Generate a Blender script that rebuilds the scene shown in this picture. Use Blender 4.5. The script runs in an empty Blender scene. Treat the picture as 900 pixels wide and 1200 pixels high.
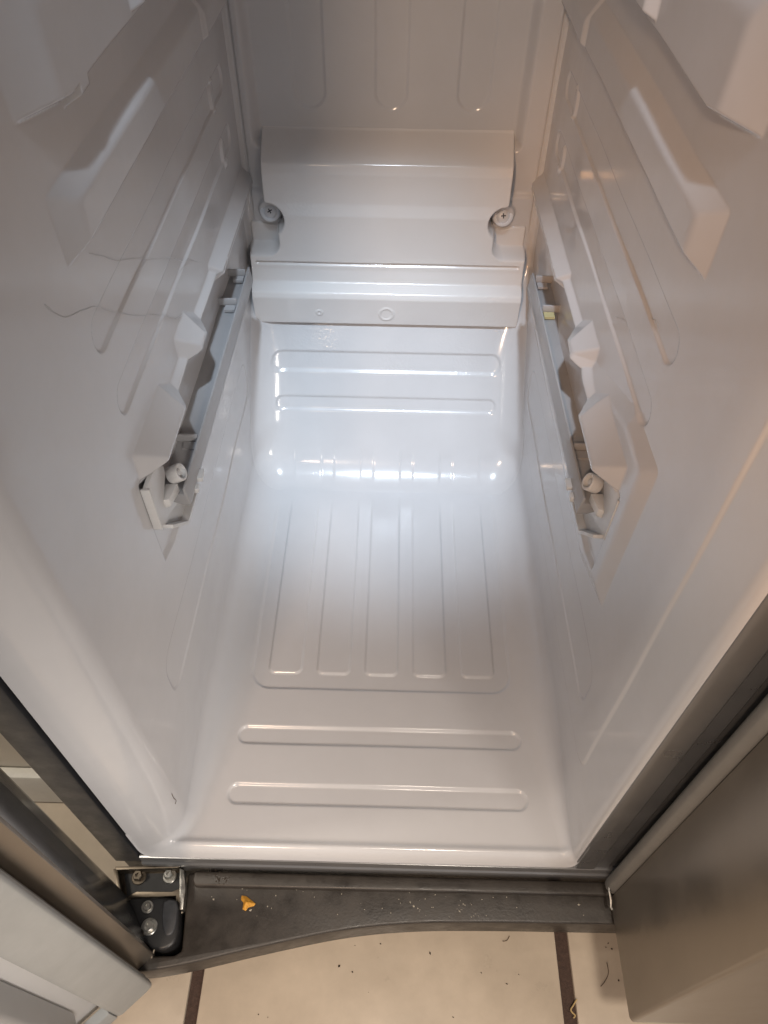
import bpy, bmesh, math, random
import numpy as np
from mathutils import Vector, Matrix
random.seed(7); np.random.seed(7)
SC = bpy.context.scene
COL = SC.collection

# ---------------------------------------------------------------- camera
CAM_POS = np.array((0.0041, -0.1882, 0.6674)); PITCH, YAW, ROLL, FPX = 49.568, -0.583, 0.903, 871.35
def cam_axes():
    p, y, r = map(math.radians, (PITCH, YAW, ROLL))
    f = np.array([math.sin(y)*math.cos(p), math.cos(y)*math.cos(p), -math.sin(p)])
    rt = np.array([math.cos(y), -math.sin(y), 0.0]); up = np.cross(rt, f)
    c, s = math.cos(r), math.sin(r)
    return c*rt + s*up, -s*rt + c*up, f
_rt, _up, _f = cam_axes()
cd = bpy.data.cameras.new('camera'); cam = bpy.data.objects.new('camera', cd); COL.objects.link(cam)
cd.sensor_fit = 'VERTICAL'; cd.sensor_height = 36.0; cd.lens = FPX/1200*36.0; cd.clip_start = 0.01; cd.clip_end = 60
cam.matrix_world = Matrix(((_rt[0], _up[0], -_f[0], CAM_POS[0]), (_rt[1], _up[1], -_f[1], CAM_POS[1]),
                           (_rt[2], _up[2], -_f[2], CAM_POS[2]), (0, 0, 0, 1)))
SC.camera = cam

# ---------------------------------------------------------------- world, lamps, exposure
W = bpy.data.worlds.new('World'); SC.world = W; W.use_nodes = True
bg = W.node_tree.nodes['Background']; bg.inputs[0].default_value = (0.97, 0.97, 1.0, 1); bg.inputs[1].default_value = 0.29
def aim(o, target):
    d = Vector(target) - o.location
    o.rotation_euler = d.to_track_quat('-Z', 'Y').to_euler()
def spot(name, loc, target, power, col, size, angle, blend):
    l = bpy.data.lights.new(name, 'SPOT'); l.energy = power; l.color = col; l.shadow_soft_size = size
    l.spot_size = math.radians(angle); l.spot_blend = blend
    o = bpy.data.objects.new(name, l); COL.objects.link(o); o.location = loc; aim(o, target); return o
def area(name, loc, target, power, col, sx, sy, spread=180):
    l = bpy.data.lights.new(name, 'AREA'); l.energy = power; l.color = col; l.shape = 'RECTANGLE'; l.size = sx; l.size_y = sy
    l.spread = math.radians(spread)
    o = bpy.data.objects.new(name, l); COL.objects.link(o); o.location = loc; aim(o, target); return o
spot('hood_lamp', (0.01, -0.38, 1.90), (0.0, 0.435, 0.10), 138, (0.74, 0.87, 1.0), 0.045, 15.2, 1.0)
area('gap_fill_light', (-1.7, -0.10, 1.9), (-0.35, 0.08, -0.1), 22, (1.0, 0.90, 0.76), 0.4, 0.4)  # unseen fill added to brighten the wall in the hinge gap
spot('kitchen_lamp', (0.75, -1.45, 0.95), (-0.16, 0.02, 0.14), 100, (1.0, 0.91, 0.82), 0.22, 19.5, 1.0)
spot('ceiling_downlight', (0.16, -0.72, 2.10), (0.04, -0.20, -0.10), 76, (1.0, 0.87, 0.73), 0.12, 22, 1.0)
area('kitchen_pendant', (-0.42, -1.25, 1.45), (0.15, 0.15, 0.35), 9, (1.0, 0.70, 0.48), 0.16, 0.16)
spot('warm_wall_lamp', (-0.38, -1.30, 1.05), (0.16, 0.17, 0.45), 34, (1.0, 0.47, 0.17), 0.04, 13, 0.9)
vs = SC.view_settings; vs.view_transform = 'Standard'; vs.look = 'None'; vs.exposure = 0.48; vs.gamma = 1.0; vs.use_curve_mapping = False

# ---------------------------------------------------------------- materials
def mat(name, col, rough=0.4, metal=0.0, spec=0.5, noise=0.0, nscale=20.0, bump=0.0, bscale=200.0, rvar=0.0, wet=(), stretch=None):
    m = bpy.data.materials.new(name); m.use_nodes = True
    nt = m.node_tree; N = nt.nodes; b = N['Principled BSDF']
    b.inputs['Base Color'].default_value = (*col, 1); b.inputs['Roughness'].default_value = rough
    b.inputs['Metallic'].default_value = metal; b.inputs['Specular IOR Level'].default_value = spec
    tc = N.new('ShaderNodeTexCoord')
    if noise > 0 or rvar > 0:
        n = N.new('ShaderNodeTexNoise'); n.inputs['Scale'].default_value = nscale; n.inputs['Detail'].default_value = 6
        n.inputs['Roughness'].default_value = 0.65
        nt.links.new(tc.outputs['Object'], n.inputs['Vector'])
    if noise > 0:
        r = N.new('ShaderNodeValToRGB'); r.color_ramp.elements[0].position = 0.3; r.color_ramp.elements[1].position = 0.72
        r.color_ramp.elements[0].color = (*[max(0, c*(1-noise)) for c in col], 1)
        r.color_ramp.elements[1].color = (*[min(1, c*(1+noise*0.5)) for c in col], 1)
        nt.links.new(n.outputs['Fac'], r.inputs['Fac']); nt.links.new(r.outputs['Color'], b.inputs['Base Color'])
    if rvar > 0:
        mr = N.new('ShaderNodeMapRange'); mr.inputs[1].default_value = 0.3; mr.inputs[2].default_value = 0.7
        mr.inputs[3].default_value = max(0.02, rough-rvar); mr.inputs[4].default_value = rough+rvar
        nt.links.new(n.outputs['Fac'], mr.inputs[0]); nt.links.new(mr.outputs[0], b.inputs['Roughness'])
    if bump > 0:
        n2 = N.new('ShaderNodeTexNoise'); n2.inputs['Scale'].default_value = bscale; n2.inputs['Detail'].default_value = 3
        if stretch:
            mp = N.new('ShaderNodeMapping'); mp.inputs['Scale'].default_value = stretch
            nt.links.new(tc.outputs['Object'], mp.inputs['Vector']); nt.links.new(mp.outputs['Vector'], n2.inputs['Vector'])
        else: nt.links.new(tc.outputs['Object'], n2.inputs['Vector'])
        bp = N.new('ShaderNodeBump'); bp.inputs['Strength'].default_value = bump; bp.inputs['Distance'].default_value = 0.001
        hsock = n2.outputs['Fac']
        if wet:
            n3 = N.new('ShaderNodeTexNoise'); n3.inputs['Scale'].default_value = 330; n3.inputs['Detail'].default_value = 2
            nt.links.new(tc.outputs['Object'], n3.inputs['Vector']); acc = None
            for (c_, r_) in wet:
                vm = N.new('ShaderNodeVectorMath'); vm.operation = 'DISTANCE'; vm.inputs[1].default_value = c_
                nt.links.new(tc.outputs['Object'], vm.inputs[0])
                mr = N.new('ShaderNodeMapRange'); mr.inputs[1].default_value = r_; mr.inputs[2].default_value = r_*0.4
                mr.inputs[3].default_value = 0.0; mr.inputs[4].default_value = 1.0; nt.links.new(vm.outputs['Value'], mr.inputs[0])
                if acc is None: acc = mr.outputs[0]
                else:
                    ad = N.new('ShaderNodeMath'); ad.operation = 'MAXIMUM'; nt.links.new(acc, ad.inputs[0]); nt.links.new(mr.outputs[0], ad.inputs[1]); acc = ad.outputs[0]
            mu = N.new('ShaderNodeMath'); mu.operation = 'MULTIPLY_ADD'; nt.links.new(n3.outputs['Fac'], mu.inputs[0]); nt.links.new(acc, mu.inputs[1]); nt.links.new(hsock, mu.inputs[2])
            hsock = mu.outputs[0]
        nt.links.new(hsock, bp.inputs['Height']); nt.links.new(bp.outputs['Normal'], b.inputs['Normal'])
    return m
M = {}
M['liner'] = mat('liner_plastic', (0.53, 0.53, 0.545), 0.15, noise=0.045, nscale=11, bump=0.25, bscale=26, rvar=0.05, wet=(((-0.085, 0.52, 0.140), 0.045), ((0.075, 0.525, 0.147), 0.04), ((0.01, 0.515, 0.12), 0.03), ((0.09, 0.515, 0.12), 0.03)))
M['cover'] = mat('cover_plastic', (0.65, 0.64, 0.64), 0.15, noise=0.03, nscale=9, bump=0.35, bscale=22, rvar=0.05, wet=(((0.108, 0.53, 0.170), 0.040), ((0.01, 0.53, 0.166), 0.022), ((-0.095, 0.553, 0.285), 0.03)))
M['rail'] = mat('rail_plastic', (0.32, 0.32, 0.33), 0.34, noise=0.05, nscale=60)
M['frame'] = mat('painted_steel', (0.20, 0.20, 0.205), 0.30, metal=0.55, noise=0.06, nscale=30, rvar=0.04)
M['frame_dark'] = mat('shell_and_dimmed_stile_steel', (0.028, 0.029, 0.033), 0.42, metal=0.0, noise=0.2, nscale=70, rvar=0.08)  # cabinet shell; on the front stile, the dark door's reflection is in the colour
M['base'] = mat('grille_plastic', (0.036, 0.030, 0.025), 0.42, noise=0.4, nscale=45, bump=0.12, bscale=500, rvar=0.14)
M['steel'] = mat('brushed_steel', (0.31, 0.275, 0.235), 0.36, metal=0.85, noise=0.16, nscale=16, rvar=0.06, bump=0.03, bscale=60, stretch=(1.0, 14.0, 0.4))
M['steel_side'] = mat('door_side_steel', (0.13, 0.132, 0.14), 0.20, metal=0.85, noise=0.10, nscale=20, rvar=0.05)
M['gasket'] = mat('gasket_rubber', (0.36, 0.37, 0.365), 0.5, noise=0.08, nscale=50)
M['gasket_grey'] = mat('grey_gasket_rubber', (0.21, 0.20, 0.185), 0.55, noise=0.12, nscale=50)
M['door_white'] = mat('door_panel_plastic', (0.62, 0.62, 0.62), 0.32, noise=0.04, nscale=20)
M['black'] = mat('black_plastic', (0.016, 0.016, 0.017), 0.40, noise=0.3, nscale=120)
M['slate'] = mat('slate_plastic', (0.045, 0.047, 0.052), 0.5, noise=0.3, nscale=150)
M['zinc'] = mat('zinc_plated_steel', (0.45, 0.44, 0.41), 0.36, metal=1.0, noise=0.25, nscale=160, rvar=0.1)
M['brass'] = mat('yellow_zinc_steel', (0.19, 0.16, 0.125), 0.48, metal=1.0, noise=0.3, nscale=160, rvar=0.1)
M['screw'] = mat('painted_screw', (0.66, 0.69, 0.74), 0.35, noise=0.06, nscale=200)
M['recess'] = mat('screw_recess', (0.06, 0.07, 0.10), 0.5)
M['tile'] = mat('cream_tile', (0.53, 0.45, 0.355), 0.34, noise=0.16, nscale=14, bump=0.15, bscale=60, rvar=0.1)
M['grout'] = mat('brown_grout', (0.075, 0.045, 0.034), 0.85, noise=0.4, nscale=300, bump=0.8, bscale=900)
M['wall'] = mat('wall_paint', (0.68, 0.62, 0.52), 0.7, noise=0.06, nscale=8)
M['skirting'] = mat('skirting_paint', (0.76, 0.73, 0.66), 0.45, noise=0.1, nscale=40)
M['crumb'] = mat('orange_crumb', (0.62, 0.30, 0.035), 0.6, noise=0.4, nscale=300, bump=0.6, bscale=900)
M['dirt'] = mat('dirt', (0.035, 0.024, 0.015), 0.8)
M['dust'] = mat('pale_dust', (0.42, 0.38, 0.31), 0.9)
M['fibre'] = mat('fibre', (0.10, 0.065, 0.035), 0.7)
M['fibre_pale'] = mat('pale_fibre', (0.50, 0.36, 0.16), 0.7)
M['crack'] = mat('hairline_crack', (0.44, 0.44, 0.445), 0.3)
M['yellow'] = mat('yellowed_plastic', (0.40, 0.37, 0.20), 0.6)

# ---------------------------------------------------------------- mesh helpers
ROOTS = {}
def link(name, me, m, parent=None, smooth=True):
    o = bpy.data.objects.new(name, me); COL.objects.link(o)
    if m is not None: me.materials.append(M[m] if isinstance(m, str) else m)
    if smooth: me.polygons.foreach_set('use_smooth', np.ones(len(me.polygons), dtype=bool))
    if parent is not None:
        o.parent = parent
        if parent.type == 'EMPTY': o.location = -Vector(parent.location)
    return o
def mesh(name, V, Fq, m, parent=None, smooth=True):
    me = bpy.data.meshes.new(name); me.from_pydata([tuple(v) for v in V], [], [tuple(f) for f in Fq]); me.update()
    return link(name, me, m, parent, smooth)
def grid(name, P, m, parent, keep=None, flip=False):
    nu, nv = P.shape[:2]
    idx = np.arange(nu*nv).reshape(nu, nv)
    q = np.stack([idx[:-1, :-1], idx[1:, :-1], idx[1:, 1:], idx[:-1, 1:]], -1)
    if flip: q = q[..., ::-1]
    if keep is not None:
        k = keep[:-1, :-1] & keep[1:, :-1] & keep[1:, 1:] & keep[:-1, 1:]
        q = q[k]
    q = q.reshape(-1, 4)
    V = P.reshape(-1, 3)
    if keep is not None:
        used = np.unique(q); remap = np.full(len(V), -1); remap[used] = np.arange(len(used)); V = V[used]; q = remap[q]
    me = bpy.data.meshes.new(name)
    me.vertices.add(len(V)); me.vertices.foreach_set('co', V.astype(np.float32).ravel())
    me.loops.add(q.size); me.loops.foreach_set('vertex_index', q.astype(np.int32).ravel())
    me.polygons.add(len(q)); me.polygons.foreach_set('loop_start', np.arange(0, q.size, 4, dtype=np.int32))
    me.update(calc_edges=True); me.validate()
    return link(name, me, m, parent)
def finish(name, bm, m, parent, bevel=0.0, segs=2, smooth=True, angle=35):
    if bevel > 0:
        bmesh.ops.remove_doubles(bm, verts=bm.verts, dist=1e-6)
        ed = [e for e in bm.edges if len(e.link_faces) == 2 and e.calc_face_angle(0) > math.radians(angle)]
        bmesh.ops.bevel(bm, geom=ed, offset=bevel, segments=segs, affect='EDGES', profile=0.5, clamp_overlap=True)
    bmesh.ops.recalc_face_normals(bm, faces=bm.faces)
    me = bpy.data.meshes.new(name); bm.to_mesh(me); bm.free()
    o = link(name, me, m, parent, smooth)
    if smooth:
        try: me.set_sharp_from_angle(angle=math.radians(38))
        except Exception: pass
    return o
def add_box(bm, c0, c1):
    x0, y0, z0 = c0; x1, y1, z1 = c1
    vs_ = [bm.verts.new(p) for p in ((x0,y0,z0),(x1,y0,z0),(x1,y1,z0),(x0,y1,z0),(x0,y0,z1),(x1,y0,z1),(x1,y1,z1),(x0,y1,z1))]
    for f in ((0,3,2,1),(4,5,6,7),(0,1,5,4),(1,2,6,5),(2,3,7,6),(3,0,4,7)): bm.faces.new([vs_[i] for i in f])
def box(name, c0, c1, m, parent=None, bevel=0.0, segs=2):
    bm = bmesh.new(); add_box(bm, c0, c1); return finish(name, bm, m, parent, bevel, segs)
def add_prism(bm, poly, a, b):
    """poly: list of 3D points (planar); a, b: offset vectors for the two caps"""
    A = [bm.verts.new(Vector(p)+Vector(a)) for p in poly]; B = [bm.verts.new(Vector(p)+Vector(b)) for p in poly]
    n = len(poly); bm.faces.new(A); bm.faces.new(B[::-1])
    for i in range(n): bm.faces.new((A[i], B[i], B[(i+1) % n], A[(i+1) % n]))
def prism(name, poly, a, b, m, parent=None, bevel=0.0, segs=2):
    bm = bmesh.new(); add_prism(bm, poly, a, b); return finish(name, bm, m, parent, bevel, segs)
def add_lathe(bm, prof, centre, axis, n=20):
    """prof: (radius, height) list along axis"""
    ax = Vector(axis).normalized(); q = Vector((0, 0, 1)).rotation_difference(ax); c = Vector(centre); rings = []
    for r, h in prof:
        rings.append([bm.verts.new(c + q @ Vector((r*math.cos(2*math.pi*i/n), r*math.sin(2*math.pi*i/n), h))) for i in range(n)])
    for a, b in zip(rings[:-1], rings[1:]):
        for i in range(n): bm.faces.new((a[i], a[(i+1) % n], b[(i+1) % n], b[i]))
    bm.faces.new(rings[0][::-1]); bm.faces.new(rings[-1])
def lathe(name, prof, centre, axis, m, parent, n=20):
    bm = bmesh.new(); add_lathe(bm, prof, centre, axis, n); return finish(name, bm, m, parent)
def tube(name, pts, r, m, parent=None, n=6, flat=None):
    bm = bmesh.new(); rings = []; pts = [Vector(p) for p in pts]
    for i, p in enumerate(pts):
        d = (pts[min(i+1, len(pts)-1)] - pts[max(i-1, 0)]).normalized()
        u = d.cross(Vector((0, 0, 1)));  u = u.normalized() if u.length > 1e-4 else Vector((1, 0, 0)); v = d.cross(u).normalized()
        rr = r if not callable(r) else r(i/(len(pts)-1))
        rings.append([bm.verts.new(p + (u*math.cos(2*math.pi*k/n) + v*math.sin(2*math.pi*k/n))*rr) for k in range(n)])
    for a, b in zip(rings[:-1], rings[1:]):
        for k in range(n): bm.faces.new((a[k], a[(k+1) % n], b[(k+1) % n], b[k]))
    bm.faces.new(rings[0][::-1]); bm.faces.new(rings[-1])
    return finish(name, bm, m, parent)
def sstep(a, b, x):
    t = np.clip((x-a)/(b-a), 0, 1); return t*t*(3-2*t)
def rbox(u, v, u0, u1, v0, v1, r):
    cu, cv, hu, hv = (u0+u1)/2, (v0+v1)/2, (u1-u0)/2, (v1-v0)/2
    qu = np.abs(u-cu)-hu+r; qv = np.abs(v-cv)-hv+r
    return np.hypot(np.maximum(qu, 0), np.maximum(qv, 0)) + np.minimum(np.maximum(qu, qv), 0) - r
def emb(sd, w): return sstep(w, -w, sd)          # 1 inside, 0 outside
def smin(a, b, k):
    h = np.clip(0.5+0.5*(b-a)/k, 0, 1); return b*(1-h)+a*h-k*h*(1-h)
def smax(a, b, k): return -smin(-a, -b, k)
def block(y, z, y0, y1, z0, z1, h, sy0, sy1, sz0, sz1, k=0.0012):
    """raised block: slopes are rise/run at each of the four sides"""
    d = smin((y-y0)*sy0, (y1-y)*sy1, k); e = smin((z-z0)*sz0, (z1-z)*sz1, k)
    return np.maximum(smin(smin(d, e, k), np.full_like(y, h), k), 0)
def empty(name, loc, label, cat, group=None):
    o = bpy.data.objects.new(name, None); COL.objects.link(o); o.location = loc; o.empty_display_size = 0.05
    o['label'] = label; o['category'] = cat
    if group: o['group'] = group
    return o
def tag(o, label, cat, group=None):
    o['label'] = label; o['category'] = cat
    if group: o['group'] = group
    return o

# ================================================================ the setting: tiled floor and the wall behind
FZ = -0.13
floor = box('floor', (-2.2, -2.2, FZ-0.05), (2.2, 1.2, FZ-0.0035), 'grout'); floor['kind'] = 'structure'
tile_me = None
gx = [-0.1615 + 0.3395*i for i in range(-4, 6)]
gy = [0.10 + 0.3395*j for j in range(-6, 3)]
bm = bmesh.new(); add_box(bm, (0.006, 0.006, -0.012), (0.3335, 0.3335, 0.0))
tile0 = finish('tile', bm, 'tile', None, 0.0016, 2); tile_me = tile0.data; bpy.data.objects.remove(tile0)
for x in gx:
    for y in gy:
        t = bpy.data.objects.new('tile', tile_me); COL.objects.link(t); t.parent = floor
        t.location = (x+0.003*random.uniform(-.3, .3), y, FZ + random.uniform(-0.0004, 0.0004))
wall = box('wall', (-2.2, 0.90, FZ), (2.2, 0.98, 2.4), 'wall'); wall['kind'] = 'structure'

# ================================================================ the refrigerator
RY = 0.25
fr = empty('refrigerator', (0, RY, FZ), 'empty white freezer compartment of a grey side by side refrigerator, its left door open', 'refrigerator')
KW = 0.0151
def wallx(y): return 0.165 - KW*y
# ---- side walls -------------------------------------------------------------------
def make_wall(side):
    ys = np.concatenate([np.linspace(-0.003, 0.03, 40), np.linspace(0.0312, 0.60, 500)])
    zs = np.concatenate([np.linspace(0.045, 0.60, 630), np.linspace(0.62, 1.30, 18)])
    y, z = np.meshgrid(ys, zs, indexing='ij')
    wl = side < 0
    d = np.zeros_like(y)
    # embossed big panel (right) / plain (left)
    if not wl:
        d += 0.0012*emb(rbox(y, z, 0.046, 0.9, 0.076, 0.9, 0.018), 0.0016)
    # shelf ledge
    r2 = block(y, z, 0.150, 0.70, 0.4575, 0.4945, 0.0065, 0.30, 1, 2.2, 0.50)
    r2 = np.maximum(r2, block(y, z, 0.466, 0.70, 0.4575, 0.500, 0.0100, 0.9, 1, 2.2, 0.45))
    # upper ledge with a lug on its lower edge
    zl = 0.5195 + 0.20*np.maximum(0, 0.195-y)
    one = np.ones_like(y)
    r1 = np.maximum(smin(smin((y-0.146)*0.26, (0.600-z)*0.26, 0.001), smin((z-zl)*2.2, 0.0090*one, 0.001), 0.001), 0)
    r1 = np.maximum(r1, np.maximum(smin(smin((y-0.200)*1.5, (0.226-y)*1.5, 0.001), smin((z-0.5150)*2.2, 0.0090*one, 0.001), 0.001)*(z < 0.53)*(1.0 if wl else 0.0), 0))
    r1 = np.maximum(r1, np.maximum(smin(smin((y-0.295)*0.9, (0.62-z)*0.3, 0.001), smin((z-0.5225)*2.2, 0.016*one, 0.001), 0.001), 0))
    # recessed flutes
    g3 = emb(rbox(y, z, 0.150, 0.545, 0.399, 0.421, 0.0105), 0.0010)
    g4 = emb(rbox(y, z, 0.153, 0.545, 0.3495, 0.3705, 0.0100), 0.0010)
    d -= 0.0018*(g3+g4)
    g5 = emb(rbox(y, z, 0.085, 0.46, 0.112, 0.158, 0.016), 0.0014)
    d -= 0.0010*g5
    # rail pocket: recess plus three hooded blocks above the rail
    sdp = np.maximum(np.maximum(0.143-y, (0.209 + 0.30*np.maximum(0, 0.165-y))-z), np.maximum(z-0.300, y-0.60))
    pocket = np.clip(-sdp*0.9, 0, 0.0035)
    d -= pocket
    z1A = 0.3235 - 0.75*np.maximum(0, y-0.218)
    A = np.maximum(smin(smin((y-0.147)*0.75, (z1A-z)*0.72, 0.0015), smin((z-0.294-0.3*np.maximum(0, .168-y))*3.5, np.full_like(y, 0.0150), 0.0015), 0.0012), 0)*sstep(0.262, 0.252, y)
    z1B = 0.3245 - 0.70*np.maximum(0, y-0.305)
    B = np.maximum(smin(smin(smin((y-0.270)*0.72, (0.350-y)*2.0, 0.001), (z1B-z)*0.72, 0.0015), smin((z-0.296)*3.5, np.full_like(y, 0.0140), 0.0015), 0.0012), 0)
    C = block(y, z, 0.392, 0.70, 0.291, 0.3120, 0.0140, 0.85, 1, 3.5, 0.80)
    # thin step joining the blocks
    S = block(y, z, 0.150, 0.70, 0.292, 0.3065, 0.0050, 0.8, 1, 4, 0.9)
    d += np.maximum.reduce([A, B, C, S]) + np.maximum(r1, r2)
    # right wall carries a second, shallower hood round the first one
    if not wl:
        z1R = 0.352 - 0.40*np.maximum(0, y-0.17)
        A2 = np.maximum(smin(smin((y-0.116)*0.30, (z1R-z)*0.30, 0.0015), smin((z-0.186-0.35*np.maximum(0, .18-y))*0.35, np.full_like(y, 0.0045), 0.0015), 0.001), 0)
        d += A2
    # two small retainer tabs by the rear corner
    for (ty, tz) in ((0.500, 0.410), (0.512, 0.356)):
        d += 0.0022*emb(np.hypot((y-ty)/0.006, (z-tz)/0.013)-1, 0.18)
    # gentle unevenness of a vacuum-formed sheet
    d += 0.0005*np.sin(y*37+z*11+side)*np.sin(z*29-y*9+1.7*side)
    d += 0.010*sstep(0.565, 0.60, y)*0
    fade = sstep(0.02, 0.05, y)*sstep(0.045, 0.075, z); d *= fade
    x = wallx(y) - d
    # rolled front edge
    if wl:
        t = np.clip((0.030-y)/0.033, 0, 1); x = x + 0.040*(1-np.sqrt(np.maximum(0, 1-t*t*0.985)))
    else:
        t = np.clip((0.006-y)/0.009, 0, 1); x = x + 0.006*(1-np.sqrt(np.maximum(0, 1-t*t*0.98)))
    P = np.stack([side*x, y, z], -1)
    return grid('liner_wall', P, 'liner', fr, flip=not wl)
wl_o = make_wall(-1); wr_o = make_wall(1)
wl_o['label'] = 'left inner wall with moulded ledges and pocket'; wr_o['label'] = 'right inner wall with moulded ledges and pocket'
# ---- floor of the compartment ---------------------------------------------------------
def make_floor():
    ys = np.concatenate([np.linspace(-0.004, 0.02, 40), np.linspace(0.021, 0.50, 440)])
    R = 0.009 + 0.025*sstep(-0.01, 0.16, ys)
    w = wallx(ys); cols = []
    for k in np.linspace(0, 1, 9)[:-1]: cols.append((-w, 0.046*(1-k) + R*k))
    for a in np.linspace(0, math.pi/2, 30)[:-1]: cols.append((-w + R*(1-math.cos(a)), R*(1-math.sin(a))))
    for u in np.linspace(-1, 1, 300): cols.append((u*(w-R), 0*ys))
    for a in np.linspace(math.pi/2, 0, 30)[1:]: cols.append((w - R*(1-math.cos(a)), R*(1-math.sin(a))))
    for k in np.linspace(0, 1, 9)[1:]: cols.append((w, 0.046*k + R*(1-k)))
    X = np.array([c[0] for c in cols]); Zc = np.array([c[1] for c in cols])
    y = np.ones(len(cols))[:, None]*ys[None]
    z = Zc.copy()
    h = -0.0020*emb(rbox(X, y, -0.1275, 0.1275, 0.151, 0.70, 0.019), 0.0014)*sstep(0.41, 0.35, y)
    for c in (-0.0955, -0.0475, 0.0003, 0.0482, 0.0962):
        h += 0.0018*emb(rbox(X, y, c-0.0162, c+0.0162, 0.168, 0.70, 0.006), 0.0012)*sstep(0.41, 0.35, y)
    h -= 0.0022*emb(rbox(X, y, -0.133, 0.133, 0.039, 0.0565, 0.0087), 0.0014)
    h -= 0.0022*emb(rbox(X, y, -0.132, 0.132, 0.0945, 0.111, 0.0082), 0.0014)
    h += 0.0004*np.sin(X*31+1)*np.sin(y*23)
    flat = sstep(0.012, 0.0, Zc); z = z + h*flat
    # front lip: a small raised bead that rolls over the edge
    z = z + 0.0022*np.exp(-((y-0.0045)/0.0035)**2)*flat
    t = np.clip((0.002-y)/0.006, 0, 1); z = z - 0.012*t**2*flat
    # flare at left front follows the rolled wall edge
    tl = np.clip((0.030-y)/0.033, 0, 1); fl = 0.040*(1-np.sqrt(np.maximum(0, 1-tl*tl*0.985)))
    X = X - fl*sstep(-0.120, -0.160, X)
    tr = np.clip((0.006-y)/0.009, 0, 1); frr = 0.006*(1-np.sqrt(np.maximum(0, 1-tr*tr*0.98)))
    X = X + frr*sstep(0.14, 0.163, X)
    return grid('liner_floor', np.stack([X, y, z], -1), 'liner', fr)
make_floor()
# ---- back: hump, margin strips and fluted upper panel --------------------------------
def make_back():
    xs = np.linspace(-0.1645, 0.1645, 330); zs = np.concatenate([-0.001+0.031*np.linspace(0, 1, 60)**1.8, np.linspace(0.0312, 0.60, 460), np.linspace(0.62, 1.30, 16)])
    x, z = np.meshgrid(xs, zs, indexing='ij')
    y = smin(0.4345 + 0.645*z, np.full_like(z, 0.5805), 0.012)
    # fillets towards floor and side walls: wide on the hump, tight above it
    rc = 0.034; hw = 0.1582
    du = -rbox(x, z, -hw, hw, 0.0, 4.0, rc)
    rf = (0.019+0.016*sstep(0.02, 0.06, z))*sstep(0.22, 0.12, z) + 0.005
    t = np.clip((rf - du)/rf, 0, 1.0); y = y - rf*(1-np.sqrt(np.maximum(0, 1-t**2)))
    y = y - np.maximum(0, -du)*1.5
    # two flutes on the hump
    y += 0.0022*emb(rbox(x, z, -0.137, 0.130, 0.108, 0.1265, 0.0091), 0.0015)
    y += 0.0018*emb(rbox(x, z, -0.133, 0.127, 0.0695, 0.0825, 0.0063), 0.0014)
    # floor ribs run up into the cove
    for c in (-0.0955, -0.0475, 0.0003, 0.0482, 0.0962):
        y -= 0.0008*emb(np.abs(x-c)-0.0162, 0.0015)*sstep(0.034, 0.020, z)*sstep(0.0, 0.006, z)
    # fine shadow gap in the rear corners
    y += 0.0030*emb(np.abs(np.abs(x)-0.1505)-0.0006, 0.0009)*sstep(0.24, 0.27, z)
    # upper panel, set back between margin strips, three long flutes
    up = emb(rbox(x, z, -0.139, 0.126, 0.335, 2.0, 0.004), 0.005)
    y += 0.011*up
    for c in (-0.083, -0.003, 0.077):
        y += 0.0014*emb(rbox(x, z, c-0.0155, c+0.0155, 0.366, 2.0, 0.0154), 0.0012)
    # horizontal break in the margin strip
    y -= 0.004*sstep(0.292, 0.284, z)*(1-up)*sstep(0.20, 0.24, z)
    # bosses under the two cover screws
    for sx in (-0.1305, 0.1185):
        rr = np.hypot(x-sx, z-0.2690)
        y -= 0.006*emb(rr-0.0125, 0.0012)
    P = np.stack([x, y, z], -1)
    return grid('liner_back', P, 'liner', fr)
make_back()
box('liner_ceiling', (-0.18, -0.002, 1.30), (0.18, 0.62, 1.315), 'liner', fr)
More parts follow.
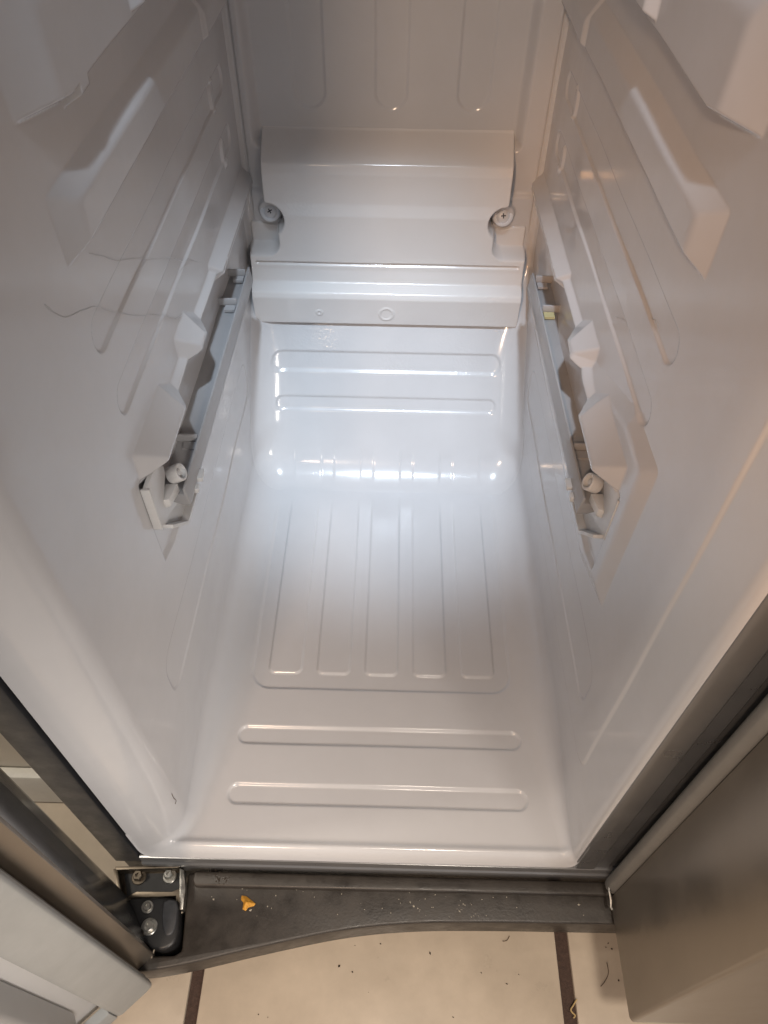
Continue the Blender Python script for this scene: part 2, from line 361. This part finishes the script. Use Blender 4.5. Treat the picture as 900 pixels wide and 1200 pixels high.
# ---- evaporator cover --------------------------------------------------------------------
def make_cover():
    xs = np.linspace(-0.166, 0.158, 400); zs = np.linspace(0.138, 0.366, 290)
    x, z = np.meshgrid(xs, zs, indexing='ij')
    prof_z = [0.138, 0.152, 0.190, 0.1955, 0.2020, 0.215, 0.230, 0.275, 0.287, 0.316, 0.325, 0.347, 0.366]
    prof_y = [0.5300, 0.5300, 0.5285, 0.5310, 0.5430, 0.5465, 0.5480, 0.5500, 0.5535, 0.5565, 0.5605, 0.5910, 0.5930]
    zz = np.linspace(0.138, 0.366, 1200); yy = np.interp(zz, prof_z, prof_y)
    k = np.exp(-np.linspace(-2.5, 2.5, 31)**2); k /= k.sum(); yp = np.pad(yy, 15, mode='edge'); yy = np.convolve(yp, k, 'valid')
    y = np.interp(z, zz, yy)
    cx = -0.0060
    up = rbox(x, z, cx-0.1305, cx+0.1305, 0.20, 0.352, 0.003)
    lo = rbox(x, z, -0.1575, 0.1490, 0.1530, 0.2580, 0.006)
    sd = smin(up, lo, 0.004)
    for sx in (-0.1305, 0.1185):
        sd = smax(sd, -(np.hypot(x-sx, z-0.2690)-0.0140), 0.004)
        # scooped finger pocket below each screw
        s = -1 if sx < 0 else 1
        p = rbox(x*s, z, 0.1165+ (0.006 if s < 0 else -0.006), 0.20, 0.2315, 0.268, 0.012)
        y += 0.0250*emb(p, 0.0024)*sstep(0.60, 0.575, y)
    # groove line
    y += 0.0022*emb(rbox(x, z, -0.148, 0.140, 0.2205, 0.2230, 0.0010), 0.0011)
    # small moulded marks on the lower lip
    for (mx, mz, mr) in ((-0.004, 0.171, 0.0075), (-0.080, 0.1715, 0.0028)):
        y -= 0.0008*emb(np.abs(np.hypot(x-mx, z-mz)-mr)-0.0012, 0.0008)
    # faint waviness
    y += 0.0004*np.sin(x*40)*np.sin(z*60)
    y += 0.024*sstep(-0.0042, 0.0, sd)**1.5
    return grid('evaporator_cover', np.stack([x, y, z], -1), 'cover', fr, keep=sd < 0.0006)
cover = make_cover()
cover['label'] = 'ridged white cover panel screwed over the back wall'
for sx, rot in ((-0.1305, 0.5), (0.1185, 0.1)):
    yb = 0.5722
    bm = bmesh.new()
    add_lathe(bm, [(0.0108, 0), (0.0108, 0.0012), (0.0098, 0.0020), (0.0078, 0.0022), (0.0072, 0.0016), (0.0066, 0.0024), (0.0052, 0.0038), (0.0030, 0.0045)], (sx, yb-0.001, 0.2690), (0, -0.90, 0.44), 28)
    s = finish('screw', bm, 'screw', cover)
    s.data.materials.append(M['recess'])
    bm = bmesh.new(); bm.from_mesh(s.data); n0 = len(bm.faces)
    for a in (rot, rot+math.pi/2):
        ca, sa = math.cos(a), math.sin(a); l, w = 0.0026, 0.0006
        ux, uz = Vector((1, 0, 0)), Vector((0, 0.44, 0.90)).normalized(); an = Vector((0, -0.90, 0.44)).normalized()
        c0 = Vector((sx, yb-0.001, 0.2690)) + an*0.0044
        pts = [c0 + ux*(ca*u-sa*v) + uz*(sa*u+ca*v) for u, v in ((-l, -w), (l, -w), (l, w), (-l, w))]
        add_prism(bm, pts, an*-0.002, an*0.0004)
    bm.faces.ensure_lookup_table()
    for f in bm.faces[n0:]: f.material_index = 1; f.smooth = False
    bm.to_mesh(s.data); bm.free()

# ---- slide rails ---------------------------------------------------------------------------
def make_rail(side):
    def P(y, off, z): return (side*(wallx(y)-off), y, z)
    Y0, Y1 = 0.176, 0.482
    prof = [(-0.006, 0.2545), (0.0138, 0.2540), (0.0138, 0.2605), (0.0158, 0.2605), (0.0175, 0.2460), (0.0175, 0.2430),
            (0.0100, 0.2430), (-0.006, 0.2500)]
    bm = bmesh.new()
    A = [bm.verts.new(P(Y0, o, z)) for o, z in prof]; B = [bm.verts.new(P(Y1, o, z-0.004)) for o, z in prof]
    n = len(prof); bm.faces.new(A); bm.faces.new(B[::-1])
    for i in range(n): bm.faces.new((A[i], B[i], B[(i+1) % n], A[(i+1) % n]))
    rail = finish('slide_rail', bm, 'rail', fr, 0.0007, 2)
    rail['label'] = ('left' if side < 0 else 'right') + ' drawer slide rail with roller at its front end'
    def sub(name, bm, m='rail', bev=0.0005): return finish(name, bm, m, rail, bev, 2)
    # cross walls of the channel
    for yc in (0.232, 0.418, 0.468):
        bm = bmesh.new()
        for y0, y1 in ((yc, yc+0.0022),):
            add_prism(bm, [P(y0, -0.004, 0.2538), P(y0, 0.0137, 0.2538), P(y0, 0.0137, 0.2612), P(y0, -0.004, 0.2612)], (0, 0, 0), (0, y1-y0, 0))
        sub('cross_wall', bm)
        bm = bmesh.new()
        add_prism(bm, [P(yc-0.0085, 0.0025, 0.25425), P(yc-0.0085, 0.0125, 0.25425), P(yc-0.0006, 0.0125, 0.25425), P(yc-0.0006, 0.0025, 0.25425)], (0, 0, -0.002), (0, 0, 0.0006))
        sub('slot', bm, 'yellow' if (side > 0 and yc == 0.418) else 'slot', 0.0)
    # hanging outer flange with a stop tab at its front
    bm = bmesh.new()
    add_prism(bm, [P(0.200, 0.0160, 0.2425), P(0.200, 0.0215, 0.2425), P(0.200, 0.0215, 0.2465), P(0.200, 0.0160, 0.2465)], (0, 0, 0), (0, 0.010, 0))
    add_prism(bm, [P(0.190, 0.0150, 0.2405), P(0.190, 0.0200, 0.2405), P(0.190, 0.0200, 0.2455), P(0.190, 0.0150, 0.2455)], (0, 0, 0), (0, 0.006, 0))
    sub('stop_tab', bm, 'roller')
    # front bracket: thin plate frame
    bm = bmesh.new()
    out = [(0.143, 0.2960), (0.1430, 0.2560), (0.1465, 0.2545), (0.178, 0.2200), (0.214, 0.2180), (0.214, 0.2340), (0.186, 0.2380), (0.160, 0.2620), (0.178, 0.2760), (0.178, 0.2960)]
    add_prism(bm, [P(y, 0.001, z) for y, z in out], (-side*0.0065*0, 0, 0), (-side*0.0035, 0, 0))
    sub('front_bracket', bm, 'roller')
    bm = bmesh.new()   # raised rim along the front and lower edge
    rim = [(0.1415, 0.2965), (0.1415, 0.2550), (0.1435, 0.2550), (0.1435, 0.2965)]
    add_prism(bm, [P(y, 0.0, z) for y, z in rim], (0, 0, 0), (-side*0.0065, 0, 0))
    rim = [(0.150, 0.2465), (0.178, 0.2175), (0.216, 0.2150), (0.216, 0.2185), (0.179, 0.2205), (0.1515, 0.2490)]
    add_prism(bm, [P(y, 0.0, z) for y, z in rim], (0, 0, 0), (-side*0.0105, 0, 0))
    sub('bracket_rim', bm, 'roller')
    # roller: wheel on a stub, axis across
    bm = bmesh.new()
    add_lathe(bm, [(0.0050, -0.006), (0.0062, -0.006), (0.0068, -0.0050), (0.0068, 0.0030), (0.0063, 0.0038), (0.0052, 0.0038), (0.0047, -0.0005), (0.0024, 0.0005), (0.0021, 0.0020), (0.0006, 0.0020)],
              P(0.184, 0.0105, 0.2690), (-side, 0, 0.55), 28)
    sub('roller', bm, 'roller', 0.0)
    bm = bmesh.new()
    add_prism(bm, [P(0.160, 0.002, 0.2600), P(0.178, 0.002, 0.2600), P(0.178, 0.011, 0.2600), P(0.163, 0.008, 0.2600)], (0, 0, -0.004), (0, 0, 0.004))
    sub('roller_bracket', bm, 'roller')
    return rail
M['roller'] = mat('roller_plastic', (0.58, 0.58, 0.58), 0.35, noise=0.06, nscale=90)
M['slot'] = mat('slot_plastic', (0.30, 0.30, 0.31), 0.6)
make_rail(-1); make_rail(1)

# ---- cabinet shell and front frame ---------------------------------------------------------
box('cabinet_side', (-0.230, 0.004, FZ+0.02), (-0.206, 0.66, 1.34), 'frame_dark', fr, 0.001)
box('cabinet_top', (-0.228, 0.004, 1.345), (0.76, 0.66, 1.37), 'frame_dark', fr, 0.001)
box('cabinet_back', (-0.205, 0.64, -0.02), (0.75, 0.66, 1.34), 'frame_dark', fr)
box('cabinet_side', (0.735, 0.004, FZ+0.02), (0.76, 0.66, 1.34), 'frame_dark', fr, 0.001)
box('divider', (0.181, 0.012, -0.02), (0.205, 0.63, 1.34), 'frame_dark', fr)
box('cabinet_bottom', (-0.205, 0.012, -0.055), (0.735, 0.63, -0.03), 'frame_dark', fr)
# front stiles and sill of painted sheet steel
fl_ = box('front_stile', (-0.2285, -0.0035, -0.030), (-0.2045, 0.0035, 1.345), 'frame_dark', fr, 0.0012)
fl_['label'] = 'narrow front edge on the hinge side, coloured dark for its reflection'
bm = bmesh.new()   # mullion: stepped profile between the two compartments
prof = [(0.1690, 0.004), (0.1690, -0.0030), (0.1720, -0.0048), (0.1860, -0.0048), (0.1880, -0.0030), (0.1985, -0.0030), (0.2000, -0.0018), (0.3300, -0.0018), (0.3300, 0.004)]
add_prism(bm, [(x, y, -0.012) for x, y in prof], (0, 0, 0), (0, 0, 1.35))
mul = finish('mullion', bm, 'frame', fr, 0.0006, 2)
bm = bmesh.new()
prof = [(0.004, -0.0125), (-0.0050, -0.0125), (-0.0050, -0.0225), (-0.0068, -0.0240), (-0.0068, -0.0300), (-0.0045, -0.0320), (-0.0045, -0.0520), (0.004, -0.0520)]
add_prism(bm, [(-0.2035, y, z) for y, z in prof], (0, 0, 0), (0.56, 0, 0))
finish('front_sill', bm, 'frame', fr, 0.0006, 2)

# ---- base grille ------------------------------------------------------------------------------
BZ = -0.045
def catmull(pts, n=8):
    pts = [np.array(p, float) for p in pts]; out = []
    for i in range(len(pts)-1):
        p0, p1, p2, p3 = pts[max(i-1, 0)], pts[i], pts[i+1], pts[min(i+2, len(pts)-1)]
        for k in range(n):
            t = k/n; out.append(0.5*((2*p1)+(-p0+p2)*t+(2*p0-5*p1+4*p2-p3)*t*t+(-p0+3*p1-3*p2+p3)*t**3))
    out.append(pts[-1]); return out
front = catmull([(0.34, -0.0385), (0.206, -0.0395), (0.10, -0.0405), (0.03, -0.0430), (-0.03, -0.0500), (-0.099, -0.0645), (-0.150, -0.0765), (-0.185, -0.0830), (-0.215, -0.0850)], 7)
poly = [(p[0], p[1], BZ) for p in front] + [(-0.228, -0.078, BZ), (-0.228, -0.074, BZ), (-0.166, -0.0715, BZ), (-0.1605, -0.068, BZ), (-0.1665, -0.010, BZ), (-0.1665, -0.0075, BZ), (0.34, -0.0075, BZ)]
base = prism('base_grille', poly, (0, 0, 0), (0, 0, -0.036), 'base', fr, 0.0030, 3)
base['label'] = 'dusty dark grey plastic base grille with a curved front edge'
bm = bmesh.new()
add_prism(bm, [(-0.1605, -0.0070, BZ-0.001), (-0.1605, -0.0150, BZ-0.001), (-0.158, -0.0195, BZ-0.001), (0.34, -0.0180, BZ-0.001), (0.34, -0.0070, BZ-0.001)], (0, 0, 0), (0, 0, 0.0065))
finish('rear_ridge', bm, 'base', base, 0.0022, 3)
box('hinge_well', (-0.224, -0.0755, BZ-0.046), (-0.1590, -0.008, BZ-0.040), 'black', fr)

# ---- lower hinge ---------------------------------------------------------------------------------
def px(u, v, z):
    d = _f + _rt*(u-450)/FPX + _up*(600-v)/FPX
    t = (z-CAM_POS[2])/d[2]; return Vector(CAM_POS + t*d)
def pxpoly(pts, z): return [px(u, v, z) for u, v in pts]
plate = prism('hinge', pxpoly([(137, 1024), (145, 1017), (211, 1017), (217, 1020), (220, 1032), (217, 1044), (218, 1066), (213, 1071), (206, 1071), (206, 1050), (150, 1053), (141, 1046)], -0.046),
              (0, 0, 0), (0, 0, -0.003), 'brass', fr, 0.0006, 2)
plate['label'] = 'zinc plated lower hinge bracket with a black cam block'
prism('bracket_wall', pxpoly([(213, 1021), (218, 1023), (220, 1045), (217, 1069), (213, 1069)], -0.046), (0, 0, 0), (0, 0, 0.010), 'zinc', plate, 0.0005)
prism('bracket_wall', pxpoly([(139, 1020), (213, 1018), (213, 1021), (140, 1024)], -0.046), (0, 0, 0), (0, 0, 0.012), 'brass', plate, 0.0005)
prism('bracket_wall', pxpoly([(136, 1022), (141, 1021), (146, 1052), (142, 1052)], -0.046), (0, 0, 0), (0, 0, 0.010), 'brass', plate, 0.0005)
prism('bracket_slot', pxpoly([(146, 1024), (210, 1023), (213, 1040), (201, 1045), (160, 1045), (149, 1050)], -0.0455), (0, 0, 0), (0, 0, -0.002), 'black', plate)
blk = pxpoly(catmull([(148, 1060), (154, 1052), (180, 1052), (203, 1053), (209, 1062), (209, 1090), (203, 1106), (188, 1113), (172, 1107), (157, 1092), (147, 1075), (148, 1060)], 4)[:-1], -0.034)
prism('cam_block', blk, (0, 0, 0), (0, 0, -0.030), 'black', plate, 0.0022, 3)
prism('cam_cylinder', pxpoly(catmull([(192, 1056), (199, 1054), (207, 1057), (207, 1076), (203, 1092), (194, 1096), (190, 1084), (190, 1066), (192, 1056)], 3)[:-1], -0.0325), (0, 0, 0), (0, 0, -0.01), 'slate', plate, 0.0012, 3)
def bolt(u, v, z, rpx, m, hexa=False, washer=True, h=0.004):
    c = px(u, v, z); r = rpx*0.00082
    bm = bmesh.new()
    if washer: add_lathe(bm, [(r, 0), (r, 0.0008), (r*0.92, 0.0013), (0.0008, 0.0013)], c, (0, 0, 1), 22)
    k = 0.66 if washer else 1.0
    add_lathe(bm, [(r*k, 0.001), (r*k, h), (r*k*0.86, h+0.0006), (r*k*0.40, h+0.0006), (r*k*0.34, h-0.0012), (0.0002, h-0.0012)], c, (0, 0, 1), 6 if hexa else 20)
    return finish('bolt', bm, m, plate)
bolt(163, 1028, -0.0455, 8.0, 'brass', True, True, 0.007)
bolt(199, 1027, -0.0455, 7.5, 'zinc', True, True, 0.008)
bolt(173, 1063, -0.034, 6.2, 'zinc')
bolt(150, 1078, -0.034, 4.8, 'brass')
bolt(175, 1086, -0.034, 8.2, 'zinc')
bolt(163, 1095, -0.034, 5.6, 'brass')

# ---- open freezer door on the left --------------------------------------------------------------
P1 = np.array((-0.1830, -0.0720)); T = np.array((-0.70, 0.714)); D = np.array((-0.714, -0.70)); Nn = -T
def dp(d, n, z): 
    q = P1 + D*d + Nn*n; return (q[0], q[1], z)
DZ0, DZ1 = -0.050, 1.32
door = prism('freezer_door', [dp(0, -0.0035, DZ0)] + [dp(*p, DZ0) for p in ((-0.0035, -0.018), (-0.0065, -0.034), (-0.0080, -0.048), (-0.0075, -0.055), (-0.004, -0.060), (0.004, -0.0625), (0.44, -0.0625), (0.44, -0.0035))],
             (0, 0, 0), (0, 0, DZ1-DZ0), 'steel_side', fr, 0.0015, 3)
door['label'] = 'open freezer door seen along its hinge side, pale gasket inside'
# turned-in steel flange round the inner face
bm = bmesh.new(); add_prism(bm, [dp(-0.0008, n, DZ0-0.001) for n in (-0.0120, 0.0)] + [dp(0.016, 0.0, DZ0-0.001), dp(0.016, -0.0120, DZ0-0.001)], (0, 0, 0), (0, 0, DZ1-DZ0))
finish('edge_flange', bm, 'steel', door, 0.001, 2)
# gasket: bellows base, then wide magnetic strip; hinge side and bottom
bm = bmesh.new()
pf = [(0.0150, 0.0005), (0.0150, 0.0055), (0.0125, 0.0075), (0.0150, 0.0095), (0.0150, 0.0105), (0.046, 0.0105), (0.046, 0.0005)]
add_prism(bm, [dp(d, n, DZ0+0.004) for d, n in pf], (0, 0, 0), (0, 0, DZ1-DZ0-0.02))
finish('gasket_bellows', bm, 'gasket_grey', door, 0.0008, 2)
bm = bmesh.new()
pf = [(0.0120, 0.0108), (0.0120, 0.0155), (0.0135, 0.0172), (0.0180, 0.0178), (0.0400, 0.0178), (0.0440, 0.0165), (0.0440, 0.0108)]
add_prism(bm, [dp(d, n, DZ0+0.002) for d, n in pf], (0, 0, 0), (0, 0, DZ1-DZ0-0.02))
gs = finish('gasket', bm, 'gasket', door, 0.0008, 2)
gs['label'] = 'pale grey magnetic door gasket'
bm = bmesh.new()
add_prism(bm, [dp(0.0442, 0.0108, DZ0+0.002), dp(0.0442, 0.0170, DZ0+0.002), dp(0.0442, 0.0176, DZ0+0.006), dp(0.0442, 0.0176, DZ0+0.028), dp(0.0442, 0.0108, DZ0+0.032)], (0, 0, 0), tuple(0.36*D)+(0,))
finish('gasket', bm, 'gasket', door, 0.0006, 2)
# inner panel with a raised dyke
bm = bmesh.new(); add_prism(bm, [dp(0.044, -0.002, DZ0+0.02), dp(0.044, 0.0065, DZ0+0.02), dp(0.42, 0.0065, DZ0+0.02), dp(0.42, -0.002, DZ0+0.02)], (0, 0, 0), (0, 0, DZ1-DZ0-0.04))
finish('inner_panel', bm, 'door_white', door, 0.0015, 2)
bm = bmesh.new()
add_prism(bm, [dp(0.058, 0.0060, 0.006), dp(0.064, 0.030, 0.006), dp(0.078, 0.040, 0.006), dp(0.090, 0.040, 0.006), dp(0.100, 0.014, 0.006), dp(0.36, 0.014, 0.006), dp(0.36, 0.0060, 0.006)], (0, 0, 0), (0, 0, DZ1-0.05))
finish('inner_dyke', bm, 'door_white', door, 0.004, 3)
# bent wire end of the flange by the hinge
tube('flange_end', [px(181, 1112, -0.044), px(178, 1120, -0.045), px(177, 1126, -0.047), px(172, 1133, -0.050)], 0.0013, 'brass', door, 8)

# ---- closed refrigerator door on the right -----------------------------------------------------
DX = 0.2040
bm = bmesh.new()
pf = [(DX, -0.0200), (DX, -0.1060), (DX+0.0010, -0.1085), (DX+0.003, -0.1095), (0.76, -0.1095), (0.76, -0.0200)]
add_prism(bm, [(x, y, -0.040) for x, y in pf], (0, 0, 0), (0, 0, 1.36))
rd = finish('refrigerator_door', bm, 'steel', fr, 0.0012, 3)
rd['label'] = 'side edge of the closed stainless refrigerator door'
bm = bmesh.new()
pf = [(0.2030, -0.0060), (0.2000, -0.0080), (0.1985, -0.0110), (0.1990, -0.0155), (0.2020, -0.0185), (0.2050, -0.0195), (0.2400, -0.0195), (0.2400, -0.0060)]
add_prism(bm, [(x, y, -0.030) for x, y in pf], (0, 0, 0), (0, 0, 1.34))
finish('gasket', bm, 'gasket_grey', rd, 0.0008, 2)
tube('wire_clip', [px(719, 1022, -0.02), px(714, 1032, -0.022), px(714, 1044, -0.024), px(716, 1055, -0.026), px(716, 1063, -0.028), px(718, 1066, -0.028)], 0.0013, 'zinc', rd, 8)

# ---- neighbouring wall piece and skirting seen through the hinge gap ------------------------
sk = box('skirting_wall', (-0.95, 0.090, FZ+0.001), (-0.262, 0.30, 0.9), 'wall')
tag(sk, 'cream wall end beside the refrigerator, seen through the hinge gap', 'wall')
s1 = box('skirting_board', (-0.95, 0.078, FZ+0.001), (-0.2615, 0.0895, -0.060), 'skirting', sk, 0.003)

# ---- hairline cracks on the walls ------------------------------------------------------------------
def on_wall(u, v, side):
    d = _f + _rt*(u-450)/FPX + _up*(600-v)/FPX
    n = np.array((1, -side*-1*KW if side > 0 else -KW, 0.0)); n = np.array((1, KW*side, 0.0)); d0 = side*0.165
    t = (d0 - n@CAM_POS)/(n@d); q = CAM_POS + t*d; q[0] -= side*0.00025; return q
def wiggle(pts, amp=0.7, n=5):
    out = []
    for p in catmull(pts, n): out.append((p[0]+random.uniform(-amp, amp)*0.4, p[1]+random.uniform(-amp, amp)))
    return out
for side, pts in ((-1, [(105, 297), (120, 300), (138, 305), (152, 303), (178, 303), (203, 302)]), (-1, [(205, 303), (213, 306), (222, 304), (233, 307)]),
                  (-1, [(52, 356), (64, 366), (78, 371), (95, 364), (112, 359), (130, 365), (155, 369), (175, 369)]), (-1, [(179, 368), (195, 370), (205, 373), (213, 370)]),
                  (1, [(722, 372), (738, 378), (752, 375), (768, 375), (771, 387)])):
    w = [on_wall(u, v, side) for u, v in wiggle(pts)]
    tube('hairline_crack', w, 0.00017, 'crack', wl_o if side < 0 else wr_o, 5).location = (0, 0, 0)

# ================================================================ crumbs and fibres
z0 = BZ + 0.0008
cp = pxpoly([(283, 1049), (289, 1050), (300, 1059), (298, 1062), (291, 1064), (288, 1068), (284, 1066), (285, 1058), (282, 1054)], z0)
bm = bmesh.new(); A = [bm.verts.new(p) for p in cp]
c = sum(cp, Vector())/len(cp); top = bm.verts.new(c + Vector((0, 0, 0.0042)))
top2 = bm.verts.new(c + Vector((0.003, 0.002, 0.0025)))
n = len(A)
for i in range(n): bm.faces.new((A[i], A[(i+1) % n], top if i % 3 else top))
bm.faces.new(A[::-1]); bm.verts.remove(top2)
tag(finish('food_crumb', bm, 'crumb', None, 0.0003, 1, smooth=False), 'orange triangular food crumb lying on the dusty base grille', 'crumb')
def flecks(name, n, region, z, size, m, label, cat, seedv):
    rnd = random.Random(seedv); bm = bmesh.new()
    for _ in range(n):
        u, v = region(rnd); c = px(u, v, z); s = size*rnd.uniform(0.4, 1.0)*(2.0 if rnd.random() < 0.08 else 1)
        a = rnd.uniform(0, 6.3); e = rnd.uniform(0.4, 1.0)
        pts = [c + Vector((math.cos(a+k*1.57)*s*(1 if k % 2 else e), math.sin(a+k*1.57)*s*(1 if k % 2 else e), 0)) for k in range(4)]
        vs_ = [bm.verts.new(p) for p in pts]; t = bm.verts.new(c + Vector((0, 0, s*0.8)))
        for k in range(4): bm.faces.new((vs_[k], vs_[(k+1) % 4], t))
        bm.faces.new(vs_[::-1])
    o = finish(name, bm, m, None, smooth=False); tag(o, label, cat); o['kind'] = 'stuff'; return o
def reg_base(r):
    if r.random() < 0.45: return r.gauss(520, 38), r.uniform(1040, 1076)
    return r.uniform(245, 700), r.uniform(1038, 1076)
flecks('dust_specks', 70, reg_base, BZ+0.0003, 0.00075, 'dust', 'pale dust and grit scattered over the dark base grille', 'dust', 3)
flecks('dark_grit', 26, lambda r: (r.gauss(259, 5), r.gauss(1029, 3)), BZ+0.0055, 0.0010, 'dirt', 'little heap of dark grit in the corner of the base grille', 'grit', 5)
floor_specks = [(413, 1139), (440, 1147), (446, 1106), (504, 1117), (300, 1141), (568, 1136), (608, 1142), (564, 1140), (594, 1153), (630, 1188), (642, 1192), (725, 1149), (717, 1112), (687, 1166), (531, 1192), (416, 1108), (592, 1152)]
def reg_floor(r): return floor_specks[r.randrange(len(floor_specks))] if r.random() < 0.6 else (r.uniform(250, 730), r.uniform(1105, 1200))
flecks('floor_specks', 24, reg_floor, FZ+0.0003, 0.0011, 'dirt', 'dark specks and crumbs on the cream floor tiles', 'dirt', 9)
def fib(pts, z, r, m, label):
    tag(tube('fibre', [px(u, v, z+0.001) for u, v in catmull(pts, 5)], r, m, None, 5), label, 'fibre')
fib([(711, 1128), (713, 1140), (709, 1150), (704, 1156)], FZ, 0.0003, 'fibre', 'curved dark hair on the tile beside the steel door')
tag(tube('fibre', [on_wall(u, v, -1) for u, v in catmull([(201, 930), (203, 935), (206, 938), (205, 942)], 4)], 0.00025, 'fibre', None, 5), 'tiny dark hair stuck low on the left inner wall', 'fibre')
fib([(597, 1097), (594, 1102), (589, 1103)], FZ, 0.0004, 'fibre', 'tiny hair on the tile below the base grille')
fib([(676, 1171), (672, 1178), (669, 1184), (674, 1190), (672, 1193)], FZ, 0.00065, 'fibre_pale', 'pale twisted fibre lying on the brown grout line')
